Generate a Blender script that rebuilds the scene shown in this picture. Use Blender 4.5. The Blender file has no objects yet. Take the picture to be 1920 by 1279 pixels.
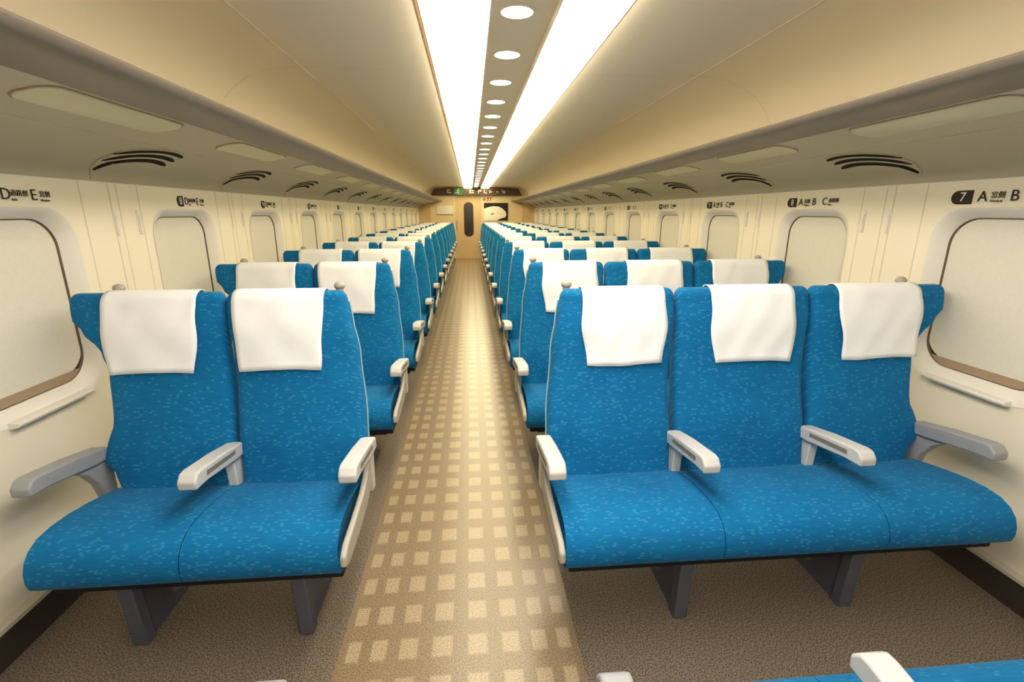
import bpy, bmesh, math, random
from mathutils import Vector, Matrix

random.seed(7)
SC = bpy.context.scene
COL = SC.collection
PI = math.pi

# ------------------------------------------------------------------ camera
EYE = 1.37                      # eye height above the floor
FPX = 907.0                     # focal length in pixels of a 1920 px wide frame
cam_data = bpy.data.cameras.new('camera')
cam_data.sensor_width = 36.0
cam_data.lens = 36.0 * FPX / 1920.0
cam_data.clip_start = 0.02
cam = bpy.data.objects.new('camera', cam_data)
COL.objects.link(cam)
cam.location = (0, 0, EYE)
cam.rotation_euler = (math.radians(90 - 14.851), 0, math.radians(-4.812))
SC.camera = cam

# ------------------------------------------------------------------ world, exposure
SC.view_settings.view_transform = 'Standard'
SC.view_settings.look = 'None'
SC.view_settings.gamma = 1.0
SC.view_settings.use_curve_mapping = False
SC.view_settings.exposure = 0.1
w = bpy.data.worlds.new('world')
SC.world = w
w.use_nodes = True
w.node_tree.nodes['Background'].inputs[0].default_value = (0.02, 0.02, 0.022, 1)
w.node_tree.nodes['Background'].inputs[1].default_value = 1.0
STRIP_POWER = 10.6               # emission of the ceiling light strips
DOWN_POWER = 8.0                # emission of the round downlights


# ------------------------------------------------------------------ helpers
def lin(r, g, b):
    f = lambda c: (c / 255) / 12.92 if c / 255 <= .04045 else ((c / 255 + .055) / 1.055) ** 2.4
    return (f(r), f(g), f(b), 1)


def mat(name, col, rough=.5, spec=.4, bump=0, bscale=200, metallic=0, var=0):
    m = bpy.data.materials.new(name)
    m.use_nodes = True
    nt = m.node_tree
    p = nt.nodes['Principled BSDF']
    p.inputs['Base Color'].default_value = col
    p.inputs['Roughness'].default_value = rough
    p.inputs['Specular IOR Level'].default_value = spec
    p.inputs['Metallic'].default_value = metallic
    if bump or var:
        tc = nt.nodes.new('ShaderNodeTexCoord')
        no = nt.nodes.new('ShaderNodeTexNoise')
        no.inputs['Scale'].default_value = bscale
        no.inputs['Detail'].default_value = 3
        nt.links.new(tc.outputs['Object'], no.inputs['Vector'])
        if bump:
            b = nt.nodes.new('ShaderNodeBump')
            b.inputs['Strength'].default_value = bump
            b.inputs['Distance'].default_value = .003
            nt.links.new(no.outputs['Fac'], b.inputs['Height'])
            nt.links.new(b.outputs['Normal'], p.inputs['Normal'])
        if var:
            mx = nt.nodes.new('ShaderNodeMix')
            mx.data_type = 'RGBA'
            mx.inputs['A'].default_value = tuple(c * (1 - var) for c in col[:3]) + (1,)
            mx.inputs['B'].default_value = tuple(min(1, c * (1 + var)) for c in col[:3]) + (1,)
            nt.links.new(no.outputs['Fac'], mx.inputs['Factor'])
            nt.links.new(mx.outputs['Result'], p.inputs['Base Color'])
    return m


def emit(name, col, power):
    m = bpy.data.materials.new(name)
    m.use_nodes = True
    nt = m.node_tree
    p = nt.nodes['Principled BSDF']
    p.inputs['Base Color'].default_value = (.8, .8, .8, 1)
    p.inputs['Emission Color'].default_value = col
    p.inputs['Emission Strength'].default_value = power
    return m


class NT:
    """small math-node writer"""
    def __init__(s, m):
        s.t = m.node_tree

    def n(s, kind, **kw):
        x = s.t.nodes.new(kind)
        for k, v in kw.items():
            setattr(x, k, v)
        return x

    def math(s, op, a, b=None, c=None):
        x = s.n('ShaderNodeMath', operation=op)
        for i, v in enumerate((a, b, c)):
            if v is None:
                continue
            if isinstance(v, (int, float)):
                x.inputs[i].default_value = v
            else:
                s.t.links.new(v, x.inputs[i])
        return x.outputs[0]

    def mix(s, fac, a, b):
        x = s.n('ShaderNodeMix', data_type='RGBA')
        for k, v in (('Factor', fac), ('A', a), ('B', b)):
            if isinstance(v, (tuple, float, int)):
                x.inputs[k].default_value = v
            else:
                s.t.links.new(v, x.inputs[k])
        return x.outputs['Result']


def fabric_mat():
    m = mat('seat_fabric', (0, .2, .5, 1), .85, .25)
    k = NT(m)
    p = m.node_tree.nodes['Principled BSDF']
    p.inputs['Sheen Weight'].default_value = .12
    p.inputs['Sheen Roughness'].default_value = .4
    p.inputs['Sheen Tint'].default_value = (.5, .8, 1, 1)
    tc = k.n('ShaderNodeTexCoord')
    sx = k.n('ShaderNodeSeparateXYZ')
    m.node_tree.links.new(tc.outputs['Object'], sx.inputs[0])
    s = k.math('ADD', sx.outputs['Y'], sx.outputs['Z'])

    def dashes(du, dv, thr, seed):
        v = k.math('MULTIPLY', s, 1 / dv)
        row = k.math('FLOOR', v)
        wn = k.n('ShaderNodeTexWhiteNoise', noise_dimensions='1D')
        m.node_tree.links.new(k.math('ADD', row, seed), wn.inputs['W'])
        u = k.math('ADD', k.math('MULTIPLY', sx.outputs['X'], 1 / du), k.math('MULTIPLY', wn.outputs['Value'], 7.0))
        cx = k.n('ShaderNodeCombineXYZ')
        m.node_tree.links.new(k.math('FLOOR', u), cx.inputs[0])
        m.node_tree.links.new(row, cx.inputs[1])
        cx.inputs[2].default_value = seed
        w2 = k.n('ShaderNodeTexWhiteNoise', noise_dimensions='3D')
        m.node_tree.links.new(cx.outputs[0], w2.inputs['Vector'])
        on = k.math('GREATER_THAN', w2.outputs['Value'], thr)
        fv = k.math('FRACT', v)
        fu = k.math('FRACT', u)
        a = k.math('SUBTRACT', 1, k.math('MULTIPLY', k.math('ABSOLUTE', k.math('SUBTRACT', fv, .5)), 2))
        b = k.math('SUBTRACT', 1, k.math('MULTIPLY', k.math('ABSOLUTE', k.math('SUBTRACT', fu, .5)), 2))
        sh = k.math('MINIMUM', k.math('MULTIPLY', a, 1.4), k.math('MULTIPLY', b, 3.0))
        sh = k.math('MINIMUM', sh, 1.0)
        return k.math('MULTIPLY', on, sh)
    d1 = dashes(.013, .0085, .86, 3.0)
    d2 = dashes(.030, .0055, .55, 11.0)
    no = k.n('ShaderNodeTexNoise')
    no.inputs['Scale'].default_value = 9
    m.node_tree.links.new(tc.outputs['Object'], no.inputs['Vector'])
    base = k.mix(no.outputs['Fac'], FAB_A, FAB_B)
    c = k.mix(k.math('MULTIPLY', d2, .16), base, FAB_C)
    c = k.mix(k.math('MULTIPLY', d1, .24), c, FAB_D)
    m.node_tree.links.new(c, p.inputs['Base Color'])
    bp = k.n('ShaderNodeBump')
    bp.inputs['Strength'].default_value = .25
    bp.inputs['Distance'].default_value = .002
    m.node_tree.links.new(k.math('ADD', d2, d1), bp.inputs['Height'])
    m.node_tree.links.new(bp.outputs['Normal'], p.inputs['Normal'])
    return m


def floor_mat():
    m = mat('aisle_floor', (.3, .25, .2, 1), .42, .6)
    k = NT(m)
    p = m.node_tree.nodes['Principled BSDF']
    tc = k.n('ShaderNodeTexCoord')
    sx = k.n('ShaderNodeSeparateXYZ')
    m.node_tree.links.new(tc.outputs['Object'], sx.inputs[0])
    # columns of squares, a little narrower toward both edges of the aisle
    t = k.math('ADD', sx.outputs['X'], .062)
    s = k.math('MULTIPLY', k.math('MULTIPLY', t, 8.6), k.math('ADD', 1, k.math('MULTIPLY', k.math('MULTIPLY', t, t), 1.6)))
    fu = k.math('FRACT', k.math('ADD', s, 40.0))
    fv = k.math('FRACT', k.math('ADD', k.math('MULTIPLY', sx.outputs['Y'], 1 / .1425), 40.46))
    ed = lambda f, hw: k.math('SUBTRACT', hw, k.math('ABSOLUTE', k.math('SUBTRACT', f, .5)))
    sq = k.math('MINIMUM', ed(fu, .31), ed(fv, .30))
    sq = k.math('MINIMUM', k.math('MAXIMUM', k.math('MULTIPLY', sq, 16.0), 0), 1)
    inside = k.math('LESS_THAN', k.math('ABSOLUTE', s), 4.0)
    sq = k.math('MULTIPLY', sq, inside)
    aisle = k.math('LESS_THAN', k.math('ABSOLUTE', s), 4.12)
    n1 = k.n('ShaderNodeTexNoise')
    n1.inputs['Scale'].default_value = 210
    n1.inputs['Detail'].default_value = 2
    m.node_tree.links.new(tc.outputs['Object'], n1.inputs['Vector'])
    sp = k.math('MINIMUM', k.math('MAXIMUM', k.math('MULTIPLY', k.math('SUBTRACT', n1.outputs['Fac'], .38), 4.2), 0), 1)
    side = k.mix(sp, FLO_A, FLO_B)
    mid = k.mix(sp, FLO_C, FLO_D)
    sqc = k.mix(sp, FLO_E, FLO_F)
    c = k.mix(aisle, side, mid)
    c = k.mix(sq, c, sqc)
    m.node_tree.links.new(c, p.inputs['Base Color'])
    rr = k.mix(aisle, (.75, .75, .75, 1), (.28, .28, .28, 1))
    m.node_tree.links.new(rr, p.inputs['Roughness'])
    bp = k.n('ShaderNodeBump')
    bp.inputs['Strength'].default_value = .12
    bp.inputs['Distance'].default_value = .0015
    m.node_tree.links.new(n1.outputs['Fac'], bp.inputs['Height'])
    m.node_tree.links.new(bp.outputs['Normal'], p.inputs['Normal'])
    return m


# colours of the things themselves
FAB_A, FAB_B = lin(0, 90, 142), lin(0, 108, 160)
FAB_C, FAB_D = lin(0, 140, 188), lin(90, 176, 210)
FLO_A, FLO_B = lin(62, 53, 43), lin(134, 118, 98)
FLO_C, FLO_D = lin(106, 89, 67), lin(146, 126, 98)
FLO_E, FLO_F = lin(136, 118, 92), lin(176, 157, 126)

M = {}
M['fabric'] = fabric_mat()
M['floor'] = floor_mat()
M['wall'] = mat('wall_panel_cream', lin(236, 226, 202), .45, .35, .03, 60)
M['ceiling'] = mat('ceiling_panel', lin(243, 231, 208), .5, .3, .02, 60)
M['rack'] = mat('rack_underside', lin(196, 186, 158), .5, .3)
M['lip'] = mat('rack_lip', lin(124, 112, 98), .4, .4)  # grey, darkened further to stand in for shade on the downward face
M['groove'] = mat('joint_dark', lin(120, 92, 66), .7, .2)
M['seam'] = mat('joint_soft', lin(222, 208, 180), .7, .2)
M['cloth'] = mat('white_cotton', lin(240, 240, 240), .9, .1, .25, 400)
M['grey'] = mat('light_grey_plastic', lin(196, 194, 190), .4, .4)
M['grey_mid'] = mat('grey_plastic', lin(150, 150, 152), .45, .4)
M['shell'] = mat('seat_shell', lin(176, 178, 178), .5, .3)
M['panel'] = mat('side_panel_grey', lin(172, 166, 154), .45, .4)
M['piping'] = mat('seat_piping', lin(120, 168, 188), .7, .2)
M['mark'] = mat('print_pale', lin(190, 182, 168), .6, .2)
M['recess'] = mat('arm_recess', lin(120, 116, 104), .6, .2)
M['knob'] = mat('grip_grey', lin(168, 158, 146), .45, .4)
M['leg'] = mat('leg_dark_grey', lin(82, 84, 96), .5, .4)
M['under'] = mat('dark_underframe', lin(34, 34, 38), .7, .2)
M['base'] = mat('dark_skirting', lin(58, 50, 42), .8, .2, .4, 300, var=.3)
M['basetrim'] = mat('skirting_edge', lin(200, 190, 170), .4, .4)
M['frame'] = mat('window_frame', lin(226, 220, 208), .4, .4)
M['rim'] = mat('window_rim', lin(96, 80, 62), .5, .4)
M['blind'] = mat('window_blind', lin(216, 210, 194), .8, .15, .15, 90, var=.05)
M['sillbar'] = mat('blind_bar', lin(164, 140, 112), .5, .4)
M['lens'] = mat('lamp_lens', lin(214, 207, 166), .35, .4)
M['ventdark'] = mat('vent_dark', lin(40, 36, 26), .8, .1)
M['print'] = mat('print_dark', lin(54, 44, 34), .6, .2)
M['printwhite'] = mat('print_white', lin(235, 235, 230), .6, .2)
M['sign'] = mat('sign_brown', lin(82, 64, 52), .5, .3)
M['green'] = mat('sign_green', lin(60, 128, 72), .5, .3)
M['red'] = mat('print_red', lin(150, 52, 34), .6, .2)
M['door'] = mat('door_tan', lin(214, 186, 140), .45, .4)
M['doorglass'] = mat('door_glass_dark', lin(46, 40, 38), .15, .5)
M['endwall'] = mat('end_wall', lin(232, 212, 170), .5, .3)
M['black'] = mat('black_panel', lin(34, 30, 22), .5, .3)
M['paper'] = mat('paper_white', lin(244, 240, 222), .7, .2)
# strip emission with an added tint: cooler and stronger near, warmer and dimmer far
STRIPS = []
for k in range(8):
    t = min(1, max(0, (k - 1) / 1.6))
    STRIPS.append(emit('strip_lamp', (1, .95 - .09 * t, .86 - .34 * t, 1), STRIP_POWER * (1.15 - .25 * t)))
M['down'] = emit('downlight_lamp', (1, .88, .68, 1), DOWN_POWER)


def tag(o, label=None, cat=None, group=None, kind=None):
    for k, v in (('label', label), ('category', cat), ('group', group), ('kind', kind)):
        if v:
            o[k] = v
    return o


def empty(name, loc=(0, 0, 0), rz=0):
    o = bpy.data.objects.new(name, None)
    o.empty_display_size = .1
    COL.objects.link(o)
    o.location = loc
    o.rotation_euler = (0, 0, rz)
    return o


def obj(name, bm, m, parent=None, smooth=True, bevel=0, segs=2):
    me = bpy.data.meshes.new(name)
    bmesh.ops.recalc_face_normals(bm, faces=bm.faces)
    bm.to_mesh(me)
    bm.free()
    me.materials.append(m)
    if smooth:
        for p in me.polygons:
            p.use_smooth = True
        me.set_sharp_from_angle(angle=math.radians(38))
    o = bpy.data.objects.new(name, me)
    COL.objects.link(o)
    if parent:
        o.parent = parent
    if bevel:
        b = o.modifiers.new('bevel', 'BEVEL')
        b.width = bevel
        b.segments = segs
        b.limit_method = 'ANGLE'
        b.angle_limit = math.radians(40)
        b.harden_normals = False
    return o


def bm_box(x0, x1, y0, y1, z0, z1, bm=None):
    bm = bm or bmesh.new()
    vs = [bm.verts.new((x, y, z)) for x in (x0, x1) for y in (y0, y1) for z in (z0, z1)]
    for f in ((0, 1, 3, 2), (4, 6, 7, 5), (0, 4, 5, 1), (2, 3, 7, 6), (0, 2, 6, 4), (1, 5, 7, 3)):
        bm.faces.new([vs[i] for i in f])
    return bm


def bm_prism(poly, axis, a, b, bm=None):
    """extrude a 2D polygon along an axis: axis 'x' -> poly is (y,z); 'y' -> (x,z); 'z' -> (x,y)"""
    bm = bm or bmesh.new()
    put = {'x': lambda p, t: (t, p[0], p[1]), 'y': lambda p, t: (p[0], t, p[1]), 'z': lambda p, t: (p[0], p[1], t)}[axis]
    r0 = [bm.verts.new(put(p, a)) for p in poly]
    r1 = [bm.verts.new(put(p, b)) for p in poly]
    n = len(poly)
    for i in range(n):
        bm.faces.new((r0[i], r0[(i + 1) % n], r1[(i + 1) % n], r1[i]))
    bm.faces.new(r0)
    bm.faces.new(r1)
    return bm


def bm_loft(rings, cap=True, bm=None, closed=True):
    bm = bm or bmesh.new()
    rs = [[bm.verts.new(p) for p in r] for r in rings]
    n = len(rings[0])
    for a, b in zip(rs, rs[1:]):
        for i in range(n if closed else n - 1):
            j = (i + 1) % n
            bm.faces.new((a[i], a[j], b[j], b[i]))
    if cap:
        bm.faces.new(rs[0])
        bm.faces.new(rs[-1])
    return bm


def bm_ell(c, r, bm=None, seg=16, rings=10):
    bm = bm or bmesh.new()
    mt = Matrix.Translation(c) @ Matrix.Diagonal((r[0], r[1], r[2], 1))
    bmesh.ops.create_uvsphere(bm, u_segments=seg, v_segments=rings, radius=1, matrix=mt)
    return bm


def bm_cyl(c, r, h, bm=None, seg=24):
    bm = bm or bmesh.new()
    bmesh.ops.create_cone(bm, cap_ends=True, segments=seg, radius1=r, radius2=r, depth=h, matrix=Matrix.Translation(c))
    return bm


def rrect(x0, x1, y0, y1, r, n=6):
    pts = []
    for cx, cy, a in ((x1 - r, y1 - r, 0), (x0 + r, y1 - r, PI / 2), (x0 + r, y0 + r, PI), (x1 - r, y0 + r, 1.5 * PI)):
        for i in range(n + 1):
            t = a + i * PI / 2 / n
            pts.append((cx + r * math.cos(t), cy + r * math.sin(t)))
    return pts


def interp(tab, z):
    if z <= tab[0][0]:
        return tab[0][1]
    for (a, va), (b, vb) in zip(tab, tab[1:]):
        if z <= b:
            t = (z - a) / (b - a)
            t = t * t * (3 - 2 * t)
            return va + (vb - va) * t
    return tab[-1][1]


def copy_tree(o, parent=None):
    c = o.copy()
    COL.objects.link(c)
    if parent:
        c.parent = parent
    for ch in KIDS.get(o.name, []):
        copy_tree(ch, c)
    return c


KIDS = {}


def index_kids(root):
    """remember who is parented to whom, so that copies need no scene-wide search"""
    KIDS.clear()
    for o in COL.objects:
        if o.parent:
            KIDS.setdefault(o.parent.name, []).append(o)


ORD = ['first', 'second', 'third', 'fourth', 'fifth', 'sixth', 'seventh', 'eighth', 'ninth', 'tenth', 'eleventh', 'twelfth',
       'thirteenth', 'fourteenth', 'fifteenth', 'sixteenth', 'seventeenth', 'eighteenth', 'nineteenth', 'twentieth',
       'twenty-first', 'twenty-second', 'twenty-third', 'twenty-fourth', 'twenty-fifth', 'twenty-sixth', 'twenty-seventh',
       'twenty-eighth', 'twenty-ninth', 'thirtieth']


def nth(i, noun):
    return ('nearest ' + noun) if i == 0 else (ORD[i] + ' ' + noun + ' from the front')


# ------------------------------------------------------------------ dimensions
ROWS = 13
PITCH = 1.04
Y0, Y1 = -2.6, 15.3             # car body from behind the camera to the end wall
CX = .215                       # centre line of the car
HW = 1.715                      # half width between the walls
XL, XR = CX - HW, CX + HW
ZT = 1.49                       # where wall and rack underside meet
ZC = EYE + .747                 # ceiling beside the light strips
WIN_Y = {-1: 1.735, 1: 1.635}   # middle of the first window of each wall
WZ0, WZ1, WHW = .70, 1.385, .285
SEAT_Y = {-1: 1.425, 1: 1.385}  # armrest tips of the front row


# ------------------------------------------------------------------ the setting
floor = obj('floor', bm_box(XL - .1, XR + .1, Y0, Y1 + .1, -.06, 0), M['floor'], smooth=False)
tag(floor, 'speckled brown train floor with pale square pattern along the aisle', 'floor', kind='structure')


def wall_side(sgn, name):
    bm = bmesh.new()
    x = CX + sgn * HW
    zs0, zs1 = .10, ZT + .03
    ys = [Y0]
    n0 = -1
    start = WIN_Y[sgn] + n0 * PITCH - PITCH / 2
    bays = [(start + i * PITCH, start + (i + 1) * PITCH) for i in range(ROWS + 1)]
    P = lambda y, z: (x, y, z)

    def quad(a, b):
        bm.faces.new([bm.verts.new(P(*q)) for q in ((a, zs0), (b, zs0), (b, zs1), (a, zs1))])
    quad(Y0, bays[0][0])
    quad(bays[-1][1], Y1 + .05)
    for a, b in bays:
        c = (a + b) / 2
        hole = rrect(c - WHW, c + WHW, WZ0, WZ1, .13, 8)
        hv = [bm.verts.new(P(*q)) for q in hole]
        ov = [bm.verts.new(P(*q)) for q in ((b, zs1), (a, zs1), (a, zs0), (b, zs0))]
        edges = [bm.edges.new((r[i], r[(i + 1) % len(r)])) for r in (hv, ov) for i in range(len(r))]
        bmesh.ops.triangle_fill(bm, use_beauty=True, use_dissolve=False, edges=edges)
    # outer skin so that the wall has a thickness
    t = x + sgn * .12
    bm.faces.new([bm.verts.new((t, *q)) for q in ((Y0, zs0), (Y1, zs0), (Y1, zs1), (Y0, zs1))])
    o = obj(name, bm, M['wall'], smooth=False)
    tag(o, 'cream panelled %s wall of the train car with a row of windows' % ('left' if sgn < 0 else 'right'), 'wall', kind='structure')
    # joints between the panels
    jb = bmesh.new()
    for a, b in bays:
        for dy, wd in ((-.012, .006), (.035, .004), (-.17, .004), (.17, .004)):
            yy = b + dy
            bm_box(x - .0015 if sgn > 0 else x - .001, x + .001 if sgn > 0 else x + .0015, yy - wd / 2, yy + wd / 2, .32, ZT - .002, jb)
    j = obj('panel_joint', jb, M['seam'], o, smooth=False)
    return o


wall_side(-1, 'wall_left')
wall_side(1, 'wall_right')

back = obj('wall_back', bm_box(XL - .1, XR + .1, Y0 - .1, Y0, 0, 2.3), M['endwall'], smooth=False)
tag(back, 'plain cream end wall behind the camera', 'wall', kind='structure')


# ceiling: a curved panel on each side, the flat middle between the light strips
CEIL = [(.400, .747), (.70, .752), (1.08, .757), (1.18, .752), (1.28, .735), (1.38, .700), (1.46, .650), (1.52, .590), (1.57, .510), (1.62, .42), (1.72, .40)]
cb = bmesh.new()
for sgn in (-1, 1):
    prof = [(CX + sgn * a, EYE + z) for a, z in CEIL]
    rings = [[(x, y, z) for x, z in prof] for y in (Y0, Y1 + .05)]
    bm_loft(rings, cap=False, bm=cb, closed=False)
    # the small step up to the strips
    bm_loft([[(CX + sgn * .40, y, ZC), (CX + sgn * .40, y, ZC + .03), (CX + sgn * .385, y, ZC + .03)] for y in (Y0, Y1 + .05)], cap=False, bm=cb, closed=False)
# middle panel
bm_box(CX - .125, CX + .125, Y0, Y1 + .05, ZC - .002, ZC + .08, cb)
bm_box(CX - 1.75, CX + 1.75, Y0, Y1 + .05, ZC + .08, ZC + .14, cb)
ceiling = obj('ceiling', cb, M['ceiling'])
tag(ceiling, 'warm beige curved train ceiling on both sides of the light strips', 'ceiling', kind='structure')
sb = bmesh.new()
for sgn in (-1, 1):
    # long joint, and the joint across with its sweep down the curved side
    bm_box(CX + sgn * 1.10 - .002, CX + sgn * 1.10 + .002, Y0, Y1, EYE + .7535, EYE + .7575, sb)
    for yc in (2.96, 7.12, 11.28):
        path = [(CX + sgn * a, EYE + z - .0015) for a, z in CEIL[:9]]
        bm_loft([[(x, yc - .002, z) for x, z in path], [(x, yc + .002, z) for x, z in path]], cap=False, bm=sb, closed=False)
obj('panel_joint', sb, M['seam'], ceiling, smooth=False)
gb = bmesh.new()
for sgn in (-1, 1):
    bm_box(CX + sgn * .40 - .004, CX + sgn * .40 + .004, Y0, Y1, ZC - .003, ZC + .002, gb)
obj('panel_joint', gb, M['groove'], ceiling, smooth=False)

for sgn, side in ((-1, 'left'), (1, 'right')):
    x = CX + sgn * HW
    a = obj('baseboard_' + side, bm_prism([(x + sgn * .03, 0), (x - sgn * .035, 0), (x - sgn * .03, .105), (x + sgn * .03, .115)], 'y', Y0, Y1), M['base'], smooth=False)
    tag(a, 'dark carpeted skirting along the foot of the %s wall' % side, 'baseboard', kind='structure')
    obj('edge_strip', bm_box(min(x - sgn * .033, x + sgn * .01), max(x - sgn * .033, x + sgn * .01), Y0, Y1, .107, .121), M['basetrim'], a, smooth=False)

# ------------------------------------------------------------------ light strips and downlights
for sgn, side in ((-1, 'left'), (1, 'right')):
    t = empty('ceiling_light', (CX + sgn * .255, (Y0 + Y1) / 2, ZC))
    tag(t, 'long bright white strip light in the ceiling, %s of the round downlights' % side, 'ceiling light', 'long ceiling light strips')
    hl = (Y1 - Y0) / 2
    ns = 8
    for k in range(ns):
        y0, y1 = -hl + 2 * hl * k / ns, -hl + 2 * hl * (k + 1) / ns - (.02 if k == ns - 1 else 0)
        obj('diffuser', bm_prism([(-.128, .035), (-.127, -.024), (-.105, -.040), (.105, -.040), (.127, -.024), (.128, .035)], 'y', y0, y1), STRIPS[k], t)  # shaped to hang low so its sides brighten the flat ceiling
    fb = bmesh.new()
    for e in (-1, 1):
        low = -.034 if e == -sgn else .0          # added drop beside the downlights, blocking strip glow from the middle panel
        bm_box(min(e * .129, e * .134), max(e * .129, e * .134), -hl, hl - .02, low, .05, fb)
    obj('frame', fb, M['ceiling'], t, smooth=False)

first = None
ND = 26
for i in range(ND):
    y = 2.105 + .52 * i
    if i == 0:
        first = empty('downlight', (CX - .018, y, ZC - .002))
        rg = bmesh.new()
        ring = lambda r, z: [(r * math.cos(a * PI / 16), r * math.sin(a * PI / 16), z) for a in range(32)]
        bm_loft([ring(.062, .002), ring(.074, .001), ring(.074, -.003), ring(.062, -.004), ring(.062, .002)], cap=False, bm=rg)
        obj('trim_ring', rg, M['ceiling'], first)
        obj('lamp_disc', bm_cyl((0, 0, -.0005), .063, .004, seg=32), M['down'], first)
        index_kids(first)
        o = first
    else:
        o = copy_tree(first)
        o.location = (CX - .018, y, ZC - .002)
    tag(o, 'round warm ceiling downlight between the strip lights, ' + ('nearest of the row' if i == 0 else ORD[i] + ' from the front'),
        'downlight', 'round downlights along the ceiling centre')

# ------------------------------------------------------------------ luggage racks
UNDER = [(1.735, .10), (1.715, .122), (1.69, .165), (1.66, .195), (1.60, .228), (1.54, .253), (1.48, .271), (1.40, .287), (1.25, .318)]
LIP = [(1.25, .318), (1.20, .316), (1.14, .316), (1.09, .320), (1.06, .328), (1.044, .338), (1.04, .348), (1.045, .356), (1.06, .360), (1.10, .360), (1.16, .356), (1.25, .352)]


def under_z(a):
    for (p, zp), (q, zq) in zip(UNDER, UNDER[1:]):
        if q <= a <= p:
            return zp + (zq - zp) * (p - a) / (p - q)


def under_slope(a):
    return (under_z(a + .01) - under_z(a - .01)) / .02


for sgn, side in ((-1, 'left'), (1, 'right')):
    t = empty('luggage_rack', (CX, 0, EYE))
    tag(t, 'long overhead luggage rack with rounded grey lip above the %s windows' % side, 'luggage rack', 'overhead luggage racks')
    mk = lambda prof: bm_loft([[(sgn * a, y, z) for a, z in prof] for y in (Y0, Y1)], cap=False, closed=False)
    lipo = obj('lip', bm_loft([[(sgn * a, y, z) for a, z in LIP] for y in (Y0, Y1)], cap=False), M['lip'], t)
    
    obj('shelf', bm_box(min(sgn * 1.20, sgn * 1.72), max(sgn * 1.20, sgn * 1.72), Y0, Y1, .372, .392), M['rack'], t, smooth=False)
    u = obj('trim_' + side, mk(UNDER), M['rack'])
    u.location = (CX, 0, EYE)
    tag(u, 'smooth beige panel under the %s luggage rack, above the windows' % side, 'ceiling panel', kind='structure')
    sj = bmesh.new()
    zz = under_z(1.50)
    bm_box(sgn * 1.50 - .002, sgn * 1.50 + .002, Y0, Y1, zz - .002, zz + .002, sj)
    obj('panel_joint', sj, M['seam'], u, smooth=False)


def surf(sgn, a, y, d=0):
    """point on the rack's underside, d below it (world coordinates)"""
    return (CX + sgn * a, y, EYE + under_z(a) - d)


# reading lamps and air vents under the racks
LAMP_Y = {-1: 1.745, 1: 1.63}
VENT_Y = {-1: 2.335, 1: 2.21}
for sgn, side in ((-1, 'left'), (1, 'right')):
    lamp = vent = None
    for i in range(ROWS):
        if lamp is None:
            a0, a1, L = 1.262, 1.385, .31
            zm = under_z((a0 + a1) / 2)
            am = (a0 + a1) / 2
            lamp = empty('reading_lamp', (CX + sgn * am, LAMP_Y[sgn], EYE + zm))
            pts = rrect(-L, L, a0 - am, a1 - am, .05, 6)
            mkp = lambda s, d: [(sgn * q[1] * s, q[0] * (1 - (1 - s) * .3), under_z(min(1.40, max(1.251, am + q[1] * s))) - zm - d) for q in pts]
            obj('lens', bm_loft([mkp(1, .0005), mkp(.98, .005), mkp(.90, .0065)], bm=None), M['lens'], lamp)
            obj('rim', bm_loft([mkp(1.05, -.002), mkp(1.05, .003), mkp(1.0, .003)], cap=False), M['sillbar'], lamp)
            index_kids(lamp)
            o = lamp
        else:
            o = copy_tree(lamp)
            o.location.y = LAMP_Y[sgn] + PITCH * i
        tag(o, 'unlit pale yellow lamp panel under the %s luggage rack, ' % side + ('nearest' if i == 0 else ORD[i] + ' from the front'),
            'reading lamp', 'lamp panels under the %s rack' % side)
    for i in range(ROWS):
        if vent is None:
            am = 1.56
            zm = under_z(am)
            vent = empty('air_vent', (CX + sgn * am, VENT_Y[sgn], EYE + zm))

            def slot(w0, th, y0, y1, d0, d1, n=14):
                """a bowed strip that lies d0 to d1 below the panel, running along the car"""
                rings = []
                for k in range(n + 1):
                    y = y0 + (y1 - y0) * k / n
                    h = th / 2 * math.sqrt(max(.08, 1 - (2 * k / n - 1) ** 8))
                    wc = w0 + 1.2 * (y - .06) ** 2
                    ring = []
                    m = 6
                    for a, d in [(wc - h + 2 * h * q / m, d1) for q in range(m + 1)] + [(wc + h - 2 * h * q / m, d0) for q in range(m + 1)]:
                        ring.append((sgn * (a - am), y, under_z(a) - zm - d))
                    rings.append(ring)
                return bm_loft(rings)
            obj('plate', slot(1.578, .15, -.21, .205, .0003, .004), M['rack'], vent)
            for k in range(3):
                obj('slot', slot((1.526, 1.567, 1.606)[k], .023, -.19 - .006 * k, .185 - .004 * k, .003, .0055), M['ventdark'], vent)
            index_kids(vent)
            o = vent
        else:
            o = copy_tree(vent)
            o.location.y = VENT_Y[sgn] + PITCH * i
        tag(o, 'three-slot air vent under the %s luggage rack, ' % side + ('nearest' if i == 0 else ORD[i] + ' from the front'),
            'air vent', 'air vents under the %s rack' % side)

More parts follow.
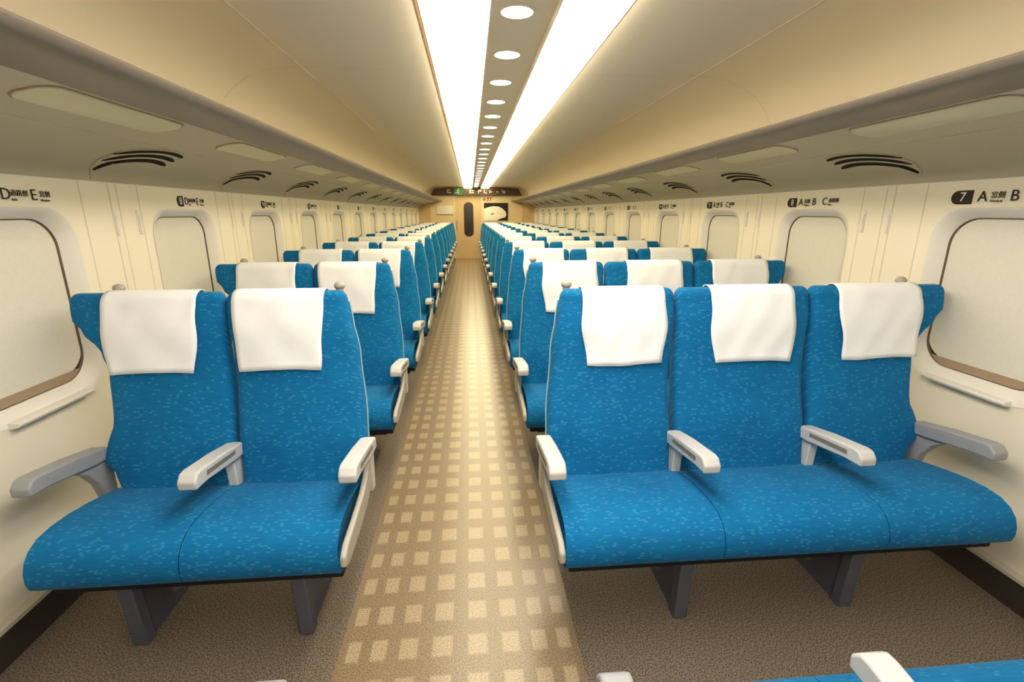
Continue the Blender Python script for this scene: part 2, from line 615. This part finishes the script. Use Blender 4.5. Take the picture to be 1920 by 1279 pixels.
# ------------------------------------------------------------------ windows
wn = 0
for sgn, side in ((-1, 'left'), (1, 'right')):
    x = CX + sgn * HW
    proto = None
    for i in range(-1, ROWS):
        wn += 1
        y = WIN_Y[sgn] + PITCH * i
        if proto is None:
            proto = empty('window_%d' % wn, (x, y, 0))
            R = lambda ins, dep, up=0: [(sgn * dep, q[0], q[1]) for q in rrect(-WHW + ins, WHW - ins, WZ0 + ins + up, WZ1 - ins * .75, max(.02, .13 - ins * .5), 8)]
            obj('window_frame', bm_loft([R(-.006, -.002), R(.004, .0), R(.018, .010), R(.046, .034), R(.050, .040), R(.050, .06)], cap=False), M['frame'], proto)
            obj('rim', bm_loft([R(.0462, .0338), R(.050, .0352), R(.052, .038), R(.052, .06)], cap=False), M['rim'], proto)
            bb = bmesh.new()
            bb.faces.new([bb.verts.new((sgn * .0395, q[0], q[1])) for q in rrect(-WHW + .045, WHW - .045, WZ0 + .075, WZ1 - .03, .10, 8)])
            obj('blind', bb, M['blind'], proto, smooth=False)
            # the bar at the blind's lower edge, and the ledge below the window
            obj('blind_bar', bm_prism(rrect(-WHW + .06, WHW - .06, WZ0 + .042, WZ0 + .082, .012, 3), 'x', min(sgn * .0355, sgn * .05), max(sgn * .0355, sgn * .05)), M['sillbar'], proto)
            bg = bmesh.new()
            bg.faces.new([bg.verts.new((sgn * .055, q[0], q[1])) for q in rrect(-WHW + .03, WHW - .03, WZ0 + .03, WZ1 - .02, .10, 8)])
            obj('window_pane', bg, M['rim'], proto, smooth=False)
            obj('window_sill', bm_prism([(sgn * .002, WZ0 - .012), (-sgn * .032, WZ0 - .004), (-sgn * .036, WZ0 + .006), (-sgn * .030, WZ0 + .010), (sgn * .002, WZ0 + .012)], 'y', -.165, .165), M['frame'], proto, bevel=.002)
            index_kids(proto)
            o = proto
        else:
            o = copy_tree(proto)
            o.name = 'window_%d' % wn
            o.location.y = y
        tag(o, 'rounded %s wall window with beige blind pulled down, ' % side + ('beside the camera' if i < 0 else 'nearest in view' if i == 0 else ORD[i] + ' in view from the front'),
            'window', 'windows of the %s wall' % side, 'structure')

# ------------------------------------------------------------------ coat hooks between the windows
hook = None
for sgn, side in ((-1, 'left'), (1, 'right')):
    x = CX + sgn * HW
    for i in range(4):
        for j, dy in enumerate((-.075, .075)):
            bm = bmesh.new()
            y = WIN_Y[sgn] + PITCH * (i + .5) + dy + .07
            if hook is None:
                hook = empty('coat_hook', (x, y, 1.33))
                obj('plate', bm_box(-.004, .0, -.011, .011, -.055, .05), M['frame'], hook, smooth=False, bevel=.002)
                obj('peg', bm_prism([(-.008, -.05), (-.006, -.05), (-.002, -.02), (-.002, .03), (-.008, .03)], 'y', -.006, .006), M['frame'], hook, smooth=False)
                index_kids(hook)
                o = hook
            else:
                o = copy_tree(hook)
                o.location = (x, y, 1.33)
                o.rotation_euler = (0, 0, 0 if sgn > 0 else PI)
            tag(o, 'cream coat hook on the %s wall, %s of the pair after the %s window' % (side, 'nearer' if j == 0 else 'farther', 'nearest' if i == 0 else ORD[i]),
                'coat hook', 'coat hooks on the %s wall' % side)
        bm.free()
# the first hook sits on the left wall and faces right
hook.rotation_euler = (0, 0, PI)


# ------------------------------------------------------------------ row number signs
GLYPHS = {}


def text(name, body, size, m, parent, loc, rot, align='LEFT'):
    key = (body, size, m.name, align)
    if key not in GLYPHS:
        c = bpy.data.curves.new(name, 'FONT')
        c.body = body
        c.size = size
        c.extrude = .0006
        c.align_x = align
        c.align_y = 'CENTER'
        c.resolution_u = 3
        f = bpy.data.objects.new(name, c)
        COL.objects.link(f)
        bpy.context.view_layer.update()
        me = bpy.data.meshes.new_from_object(f.evaluated_get(bpy.context.evaluated_depsgraph_get()))
        bpy.data.objects.remove(f)
        me.materials.clear()
        me.materials.append(m)
        GLYPHS[key] = me
    o = bpy.data.objects.new(name, GLYPHS[key])
    COL.objects.link(o)
    o.parent = parent
    o.location = loc
    o.rotation_euler = rot
    return o


SIGN_Z = 1.428
for sgn, side in ((-1, 'left'), (1, 'right')):
    x = CX + sgn * HW
    for i in range(ROWS):
        num = str(7 + i)
        # local +x is the reading direction; the sign lies in the wall's plane
        y = WIN_Y[sgn] + PITCH * i
        t = empty('row_sign', (x - sgn * .0015, y, SIGN_Z), PI / 2 if sgn < 0 else -PI / 2)
        # in the left wall reading runs away from the camera, in the right wall toward it
        off = -.235 if sgn > 0 else -.052
        r = (PI / 2, 0, 0)
        hh = .026
        poly = [(off + .085, -hh), (off + .085, hh)] + [(off + .028 + .028 * math.cos(a), hh * math.sin(a)) for a in [PI / 2 + k * PI / 8 for k in range(9)]]
        if sgn < 0:
            poly = [(off + (q[0] - off) * .66, q[1]) for q in poly]
        obj('badge', bm_prism(poly, 'y', -.001, .001), M['print'], t, smooth=False)
        text('numeral', num, .05 if len(num) == 1 else .042 if sgn > 0 else .034, M['printwhite'], t, (off + (.047 if sgn > 0 else .031), -.0012, 0), r, 'CENTER')
        letters = [('A', '窓側', 'Window'), ('B', '', ''), ('C', '通路側', 'Aisle')] if sgn > 0 else [('D', '通路側', 'Aisle'), ('E', '窓側', 'Window')]
        px = off + (.105 if sgn > 0 else .066)
        for ch, k, e in letters:
            text('letter', ch, .056 if sgn > 0 else .052, M['print'], t, (px, -.001, 0), r)
            adv = .047 if sgn > 0 else .036
            if i < 4 and k:
                sz = .026 if sgn > 0 else .0225
                text('small_text', k, sz, M['print'], t, (px + adv, -.001, .004), r)
                text('small_text', e, sz / 2, M['print'], t, (px + adv, -.001, -.016), r)
            px += (.13 if len(k) == 3 else .115 if k else .08) if sgn > 0 else .112
        tag(t, 'printed seat row sign reading %s %s above the %s windows' % (num, ' '.join(l[0] for l in letters), side),
            'sign', 'row number signs on the %s wall' % side)

# ------------------------------------------------------------------ seats
ZTOP, RT = 1.085, .042


def yfront(z):
    """front face of a backrest, relative to the armrest tips"""
    y = .262 + (z - .36) * .236
    y -= .014 * math.exp(-((z - .97) / .10) ** 2)        # padded head
    y -= .012 * math.exp(-((z - .55) / .12) ** 2)        # lumbar padding
    return y


def back_ring(xl, xr, z, ins=0.0, zz=None):
    zz = z if zz is None else zz
    yf = yfront(z)
    th = .105 - .035 * max(0, min(1, (z - .5) / .6))
    yb = yf + th
    x0, x1, y0, y1 = xl + ins, xr - ins, yf + ins, yb - ins
    r = min(.034, (y1 - y0) * .45)
    pts = []
    nf = 10
    for k in range(nf + 1):
        t = k / nf
        x = x0 + r + (x1 - x0 - 2 * r) * t
        pts.append((x, y0 - .012 * (1 - (2 * t - 1) ** 2), zz))
    for cx, cy, a in ((x1 - r, y0 + r, -PI / 2), (x1 - r, y1 - r, 0)):
        for k in range(1, 6):
            t = a + k * PI / 2 / 5
            pts.append((cx + r * math.cos(t), cy + r * math.sin(t), zz))
    for cx, cy, a in ((x0 + r, y1 - r, PI / 2), (x0 + r, y0 + r, PI)):
        for k in range(0, 5):
            t = a + k * PI / 2 / 5
            pts.append((cx + r * math.cos(t), cy + r * math.sin(t), zz))
    return pts


def bm_back(tl, tr):
    zs = [.34 + (ZTOP - RT - .34) * k / 26 for k in range(27)]
    rings = [back_ring(interp(tl, z), interp(tr, z), z) for z in zs]
    xl, xr = interp(tl, ZTOP), interp(tr, ZTOP)
    for k in range(1, 7):
        f = k * PI / 2 / 6
        rings.append(back_ring(interp(tl, zs[-1]), interp(tr, zs[-1]), zs[-1], RT * .68 * (1 - math.cos(f)), zs[-1] + RT * math.sin(f)))
    return bm_loft(rings)


def bm_cover(x0, x1, seed):
    """cloth draped over the top of a backrest"""
    rnd = random.Random(seed)
    zt = ZTOP - RT
    yf, th = yfront(zt), .105 - .035 * (zt - .5) / .6
    path = []
    z0 = .805
    for k in range(13):
        z = z0 + (zt - z0) * k / 12
        path.append((yfront(z) - .008, z, 1))
    r = th / 2 + .006
    for k in range(1, 12):
        a = PI - PI * k / 12
        path.append((yf + th / 2 + r * math.cos(a), zt + (RT + .007) * math.sin(a), max(0, math.cos(PI - a)) ** 1.0))
    for k in range(5):
        path.append((yf + th + .008 + k * .004, zt - k * .03, 0))
    n = 18
    ph = [rnd.uniform(0, 6) for _ in range(4)]
    rows = []
    xm, hw = (x0 + x1) / 2, (x1 - x0) / 2
    for j, (y, z, fr) in enumerate(path):
        v = j / 12 if j < 12 else 1
        row = []
        for k in range(n + 1):
            u = 2 * k / n - 1
            ws = hw * (.90 + .10 * min(1, v * 1.6)) + .004 * math.sin(v * 7 + ph[0])
            dy = -.012 * (1 - (u * .62) ** 2) * fr
            wr = (.0022 * math.sin(5 * u + 6 * v + ph[1]) + .0016 * math.sin(9 * u - 8 * v + ph[2])) * fr
            dz = .004 * math.sin(u * 2.4 + ph[3]) * (1 - v)
            row.append((xm + u * ws, y + dy + wr - .003 * fr, z + dz))
        rows.append(row)
    return bm_loft(rows, cap=False, closed=False)


CUSH = [(.285, .292), (.10, .278), (-.07, .272), (-.105, .278), (-.124, .296), (-.131, .322), (-.129, .352), (-.118, .382), (-.096, .407),
        (-.062, .424), (-.01, .431), (.06, .428), (.14, .417), (.22, .401), (.275, .390), (.292, .378)]


def bm_cushion(x0, x1, r0=.02, r1=.02):
    cy, cz = .08, .35
    rings = []
    for k in range(7):
        a = k * PI / 2 / 6
        rings.append((x0 + r0 * (1 - math.sin(a)), r0 * (1 - math.cos(a)) if False else r0 * (1 - math.sin(PI / 2 - (PI / 2 - a)))))
    rings = [(x0 + r0 * (1 - math.sin(k * PI / 12)), r0 * (1 - math.cos(PI / 2 - k * PI / 12))) for k in range(7)]
    mid = [(x0 + r0 + (x1 - x0 - r0 - r1) * k / 8, 0) for k in range(1, 8)]
    end = [(x1 - r1 * (1 - math.sin(k * PI / 12)), r1 * (1 - math.cos(PI / 2 - k * PI / 12))) for k in range(6, -1, -1)]
    out = []
    for x, ins in rings + mid + end:
        ring = []
        for y, z in CUSH:
            dx, dz = y - cy, z - cz
            fy = max(0, (.20 - ins) / .20) if abs(dx) > 0 else 1
            ring.append((x, cy + dx * fy, cz + dz * max(.1, (.075 - ins) / .075)))
        out.append(ring)
    return bm_loft(out)


def armrest(parent, x, window=False, mats=None):
    m = M['grey_mid'] if window else M['grey']  # same plastic; the darker window-side grey stands in for shade by the wall
    w_ = .029
    poly = [(-.012, .534), (-.014, .562), (.006, .584), (.03, .586), (.18, .566), (.315, .540), (.318, .494), (.25, .498), (.06, .530)]
    a = obj('armrest', bm_prism(poly, 'x', x - w_, x + w_), m, parent, bevel=.007, segs=3)
    for s in (-1, 1):
        obj('inlay', bm_prism([(.05, .551), (.055, .566), (.24, .541), (.24, .527)], 'x', x + s * (w_ + .0002) - .0012, x + s * (w_ + .0002) + .0012), M['recess'] if not window else M['grey_mid'], a, smooth=False)
    if window:
        pp = [(.30, .50), (.17, .51), (.215, .475), (.255, .42), (.275, .35), (.33, .34), (.335, .50)]
    else:
        pp = [(.30, .50), (.243, .50), (.25, .40), (.255, .34), (.30, .34), (.315, .50)]
    obj('support_post', bm_prism(pp, 'x', x - .017, x + .017), m, a, bevel=.004)
    return a


def make_bench(kind):
    """the bench's local origin is on the floor under its armrest tips, at world x of the car; x values are world x"""
    t = empty('train_seat_bench')
    if kind == 'triple':
        backs = [([(.36, .275), (.6, .283), (.85, .305), (1.0, .328), (1.085, .35)], [(.36, .770), (.70, .766), (.89, .776), (.96, .790), (1.085, .795)], (.415, .745), (.372, None)),
                 ([(.36, .780), (.70, .790), (.89, .794), (.96, .798), (1.085, .799)], [(.36, 1.325), (.70, 1.322), (.89, 1.336), (.96, 1.348), (1.085, 1.352)], (.922, 1.268), (None, None)),
                 ([(.36, 1.335), (.70, 1.345), (.89, 1.352), (.96, 1.356), (1.085, 1.356)], [(.36, 1.765), (.44, 1.79), (.49, 1.835), (.55, 1.815), (.62, 1.790), (.80, 1.805), (.88, 1.832), (.95, 1.895), (1.0, 1.935), (1.05, 1.942), (1.085, 1.925)], (1.455, 1.80), (None, 1.785))]
        cush = [(.275, .786), (.788, 1.344), (1.346, 1.80)]
        arms = [(.264, 0), (.780, 0), (1.330, 0), (1.820, 1)]
        legs = (.70, 1.31)
        aisle, far, px = .264, 1.80, 1
    else:
        backs = [([(.36, -1.305), (.44, -1.325), (.49, -1.365), (.55, -1.345), (.62, -1.325), (.80, -1.338), (.88, -1.36), (.95, -1.415), (1.0, -1.452), (1.05, -1.458), (1.085, -1.44)], [(.36, -.886), (.70, -.900), (.89, -.912), (.96, -.912), (1.085, -.918)], (-1.325, -.998), (-1.31, None)),
                 ([(.36, -.876), (.70, -.884), (.89, -.896), (.96, -.908), (1.085, -.914)], [(.36, -.405), (.6, -.415), (.85, -.437), (1.0, -.462), (1.085, -.484)], (-.872, -.552), (None, -.508))]
        cush = [(-1.315, -.887), (-.885, -.425)]
        arms = [(-.407, 0), (-.893, 0), (-1.372, 1)]
        legs = (-1.10, -.575)
        aisle, far, px = -.407, -1.315, -1
    for i, (x0, x1) in enumerate(cush):
        outer0, outer1 = (i == 0), (i == len(cush) - 1)
        obj('seat_cushion', bm_cushion(x0, x1, .055 if outer0 == (kind == 'double') and outer0 else .03 if outer0 else .014, .055 if outer1 and kind == 'triple' else .03 if outer1 else .014), M['fabric'], t)
    for i, (tl, tr, cv, kn) in enumerate(backs):
        b = obj('backrest', bm_back(tl, tr), M['fabric'], t)
        sh = []
        for z in (.36, .5, .7, .9, 1.0, 1.03):
            xa, xb = interp(tl, z) + .018, interp(tr, z) - .018
            yb = yfront(z) + .105 - .035 * max(0, min(1, (z - .5) / .6))
            sh.append([(xa + .006, yb - .03, z), (xb - .006, yb - .03, z), (xb - .006, yb, z), (xb - .03, yb + .025, z), (xa + .03, yb + .025, z), (xa + .006, yb, z)])
        obj('back_shell', bm_loft(sh), M['shell'], b)
        c = obj('headrest_cover', bm_cover(cv[0], cv[1], i + (5 if kind == 'triple' else 0)), M['cloth'], b)
        so = c.modifiers.new('thickness', 'SOLIDIFY')
        so.thickness = .003
        so.offset = 1
        for kx in kn:
            if kx is not None:
                kb = bm_ell((kx, yfront(1.09) + .055, 1.098), (.021, .020, .016))
                bm_ell((kx, yfront(1.09) + .055, 1.080), (.014, .014, .03), kb, 12, 6)
                obj('grip_knob', kb, M['knob'], b)
    # light piping along the aisle edge of the aisle backrest
    tl, tr = (backs[0][0], None) if kind == 'triple' else (None, backs[-1][1])
    tab = tl or tr
    sx = -1 if kind == 'triple' else 1
    rr = []
    for k in range(15):
        z = .40 + k * .64 / 14
        xx = interp(tab, z) + sx * .003
        yy = yfront(z) + .045
        rr.append([(xx - .0035, yy, z), (xx, yy - .0035, z), (xx + .0035, yy, z), (xx, yy + .0035, z)])
    obj('edge_trim', bm_loft(rr), M['piping'], t)
    for x, wd in arms:
        armrest(t, x, bool(wd))
    # moulded panel on the aisle side
    s = px
    poly = [(.30, .50), (.32, .45), (.26, .385), (.15, .345), (.02, .33), (-.12, .325), (-.158, .338), (-.155, .372), (-.12, .392), (0, .405), (.12, .42), (.20, .45), (.245, .50)]
    xa = aisle - s * .016
    p = obj('side_panel', bm_prism(poly, 'x', min(xa, xa + s * .020), max(xa, xa + s * .020)), M['panel'], t, bevel=.007, segs=3)
    lo, hi = min(aisle, far) + .03, max(aisle, far) - .02
    fb = bm_box(lo, hi, -.085, .25, .245, .275)
    bm_box(lo + .05, hi - .05, .0, .05, .20, .25, fb)
    bm_box(lo + .05, hi - .05, .18, .23, .20, .25, fb)
    obj('underframe', fb, M['under'], t, smooth=False, bevel=.004)
    for lx in legs:
        l = obj('leg', bm_prism([(-.03, 0), (.20, 0), (.20, .02), (.12, .06), (.10, .25), (-.05, .25), (-.025, .04)], 'x', lx - .014, lx + .014), M['leg'], t, bevel=.004)
        obj('front_post', bm_prism([(-.055, 0), (-.01, 0), (-.03, .25), (-.075, .25)], 'x', lx - .023, lx + .023), M['leg'], l, bevel=.005)
    return t


for kind, sgn in (('double', -1), ('triple', 1)):
    proto = make_bench(kind)
    n = 2 if kind == 'double' else 3
    word = 'two-seat' if n == 2 else 'three-seat'
    side = 'left' if sgn < 0 else 'right'
    index_kids(proto)
    for i in range(ROWS):
        o = proto if i == 0 else copy_tree(proto)
        o.location = (0, SEAT_Y[sgn] + PITCH * i, 0)
        where = 'in the front row' if i == 0 else 'in the last row before the end wall' if i == ROWS - 1 else 'in the %s row from the front' % ORD[i]
        tag(o, 'blue %s bench %s of the aisle %s' % (word, side, where), 'train seat', 'blue %s benches %s of the aisle' % (word, side))
    # the row in front of it, turned round to face it
    o = copy_tree(proto)
    cx = (.256 + 1.802) / 2 if sgn > 0 else (-.397 - 1.345) / 2
    o.rotation_euler = (0, 0, PI)
    o.location = (2 * cx, .70 if sgn < 0 else .665, 0)
    for ch in [c for c in COL.objects if c.parent == o and c.name.startswith('backrest')]:
        hinge, rot = Vector((0, .28, .40)), Matrix.Rotation(math.radians(-24), 4, 'X')
        ch.matrix_local = Matrix.Translation(hinge) @ rot @ Matrix.Translation(-hinge)
    tag(o, 'blue %s bench turned away, facing the %s front row' % (word, side), 'train seat', 'benches turned round at the bottom edge')

# ------------------------------------------------------------------ the far end of the car
# end wall with a doorway
DX0, DX1, DZ = -.50, .40, 1.83
eb = bmesh.new()
bm_box(XL - .1, DX0, Y1, Y1 + .08, 0, 2.25, eb)
bm_box(DX1, XR + .1, Y1, Y1 + .08, 0, 2.25, eb)
bm_box(DX0, DX1, Y1, Y1 + .08, DZ, 2.25, eb)
tag(obj('wall_end', eb, M['endwall'], smooth=False), 'cream end wall at the far end of the aisle', 'wall', kind='structure')
d = tag(empty('door_1', ((DX0 + DX1) / 2, Y1 + .02, 0)), 'tan sliding door with a tall narrow dark window at the aisle end', 'door', kind='structure')
obj('door_panel', bm_box(-.45, .45, 0, .04, .0, 1.83), M['door'], d, smooth=False)
fb = bmesh.new()
bm_box(-.45, -.40, -.035, 0, 0, 1.83, fb)
bm_box(.40, .45, -.035, 0, 0, 1.83, fb)
obj('door_frame', fb, M['endwall'], d, smooth=False)
obj('door_window', bm_prism([(q[0] + .012, q[1]) for q in rrect(-.145, .145, .66, 1.68, .135, 8)], 'y', -.006, .0), M['doorglass'], d, smooth=False)
obj('door_handle', bm_box(-.36, -.335, -.02, 0, .85, 1.15), M['grey_mid'], d, smooth=False, bevel=.004)

s = empty('overhead_sign', (CX, Y1 - .10, 1.875))
tag(s, 'dark brown overhead sign board with green exit pictogram above the far door', 'sign')
obj('board', bm_prism([(-1.36, 0), (1.36, 0), (1.27, .19), (.85, .225), (.36, .235), (-.36, .235), (-.85, .225), (-1.27, .19)], 'y', 0, .09), M['sign'], s, smooth=False)
g = obj('exit_pictogram', bm_box(-.68, -.42, -.004, 0, .01, .225), M['green'], s, smooth=False)
rb = bmesh.new()           # running figure
bm_prism([(-.545 + .018 * math.cos(a * PI / 6), .178 + .018 * math.sin(a * PI / 6)) for a in range(12)], 'y', -.006, -.004, rb)
for a, b in (((-.55, .155), (-.565, .10)), ((-.565, .10), (-.53, .07)), ((-.53, .07), (-.545, .03)), ((-.565, .10), (-.60, .065)), ((-.60, .065), (-.64, .07)), ((-.55, .15), (-.51, .12)), ((-.55, .15), (-.60, .13))):
    v = Vector((b[0] - a[0], b[1] - a[1]))
    nn = Vector((-v.y, v.x)).normalized() * .010
    bm_prism([(a[0] + nn.x, a[1] + nn.y), (a[0] - nn.x, a[1] - nn.y), (b[0] - nn.x, b[1] - nn.y), (b[0] + nn.x, b[1] + nn.y)], 'y', -.006, -.004, rb)
obj('running_figure', rb, M['printwhite'], g, smooth=False)
# the white marks of the board, too blurred in the photograph to read
ax = lambda px: (px - 881) * .01635 - CX
for px0, px1, z0, z1 in ((840.5, 842.5, .07, .17), (842.5, 846, .14, .175), (843, 847.5, .06, .09),
                         (881, 883.5, .06, .17), (884.5, 890, .12, .155), (884.5, 889, .06, .095),
                         (896.5, 898.5, .06, .17), (899, 902.5, .10, .165), (907.5, 909, .06, .16), (910, 912.5, .05, .09),
                         (917.5, 919, .06, .15), (919.5, 922.5, .085, .125), (930.5, 933.5, .08, .12), (940.5, 942, .10, .175), (942.5, 946.5, .06, .13)):
    obj('white_mark', bm_box(ax(px0), ax(px1), -.003, 0, z0, z1), M['mark'], s, smooth=False)
obj('display_box', bm_box(ax(886), ax(899), -.03, -.004, .165, .238), M['black'], s, smooth=False, bevel=.004)

r = empty('red_notice', (.545, Y1 - .002, 1.77))
tag(r, 'small red lettering on the cream end wall above the picture', 'sign')
for a, b, z0, z1 in ((-.15, -.125, -.05, .05), (-.12, -.06, -.035, .0), (-.115, -.07, .02, .045), (-.03, .03, -.05, -.02), (-.02, .04, .0, .05), (.075, .10, -.055, .055), (.11, .14, .02, .05)):
    obj('stroke', bm_box(a, b, -.002, 0, z0, z1), M['red'], r, smooth=False)

p = empty('framed_picture', (.80, Y1, 1.16))
tag(p, 'dark poster with a large pale shape on the end wall right of the door', 'picture')
obj('panel', bm_box(-.37, .36, -.02, 0, -.02, .50), M['black'], p, smooth=False)
obj('pale_shape', bm_prism([(-.37, -.02), (-.37, .33), (-.25, .37), (-.08, .405), (.08, .39), (.20, .33), (.29, .24), (.315, .14), (.27, .07), (.17, .05), (.07, .01), (.03, -.02)], 'y', -.024, -.02), M['paper'], p, smooth=False)
obj('grey_mark', bm_prism([(-.17, .17), (-.08, .21), (-.07, .18), (-.14, .14)], 'y', -.026, -.024), M['recess'], p, smooth=False)

p = empty('notice_board', (-.74, Y1, 1.33))
tag(p, 'white notice panel on the end wall left of the door', 'notice')
obj('panel', bm_box(-.25, .24, -.015, 0, 0, .24), M['paper'], p, smooth=False)
obj('frame', bm_box(-.27, .26, -.010, 0, -.03, .0), M['sillbar'], p, smooth=False)

for sgn, nm in ((-1, 'trim_1'), (1, 'trim_2')):
    x0 = CX + sgn * 1.36
    x1 = CX + sgn * HW
    tag(obj(nm, bm_box(min(x0, x1), max(x0, x1), Y1 - .35, Y1, 0, 1.66), M['door'], smooth=False),
        'tan corner pillar at the far end of the %s wall' % ('left' if sgn < 0 else 'right'), 'pillar', kind='structure')
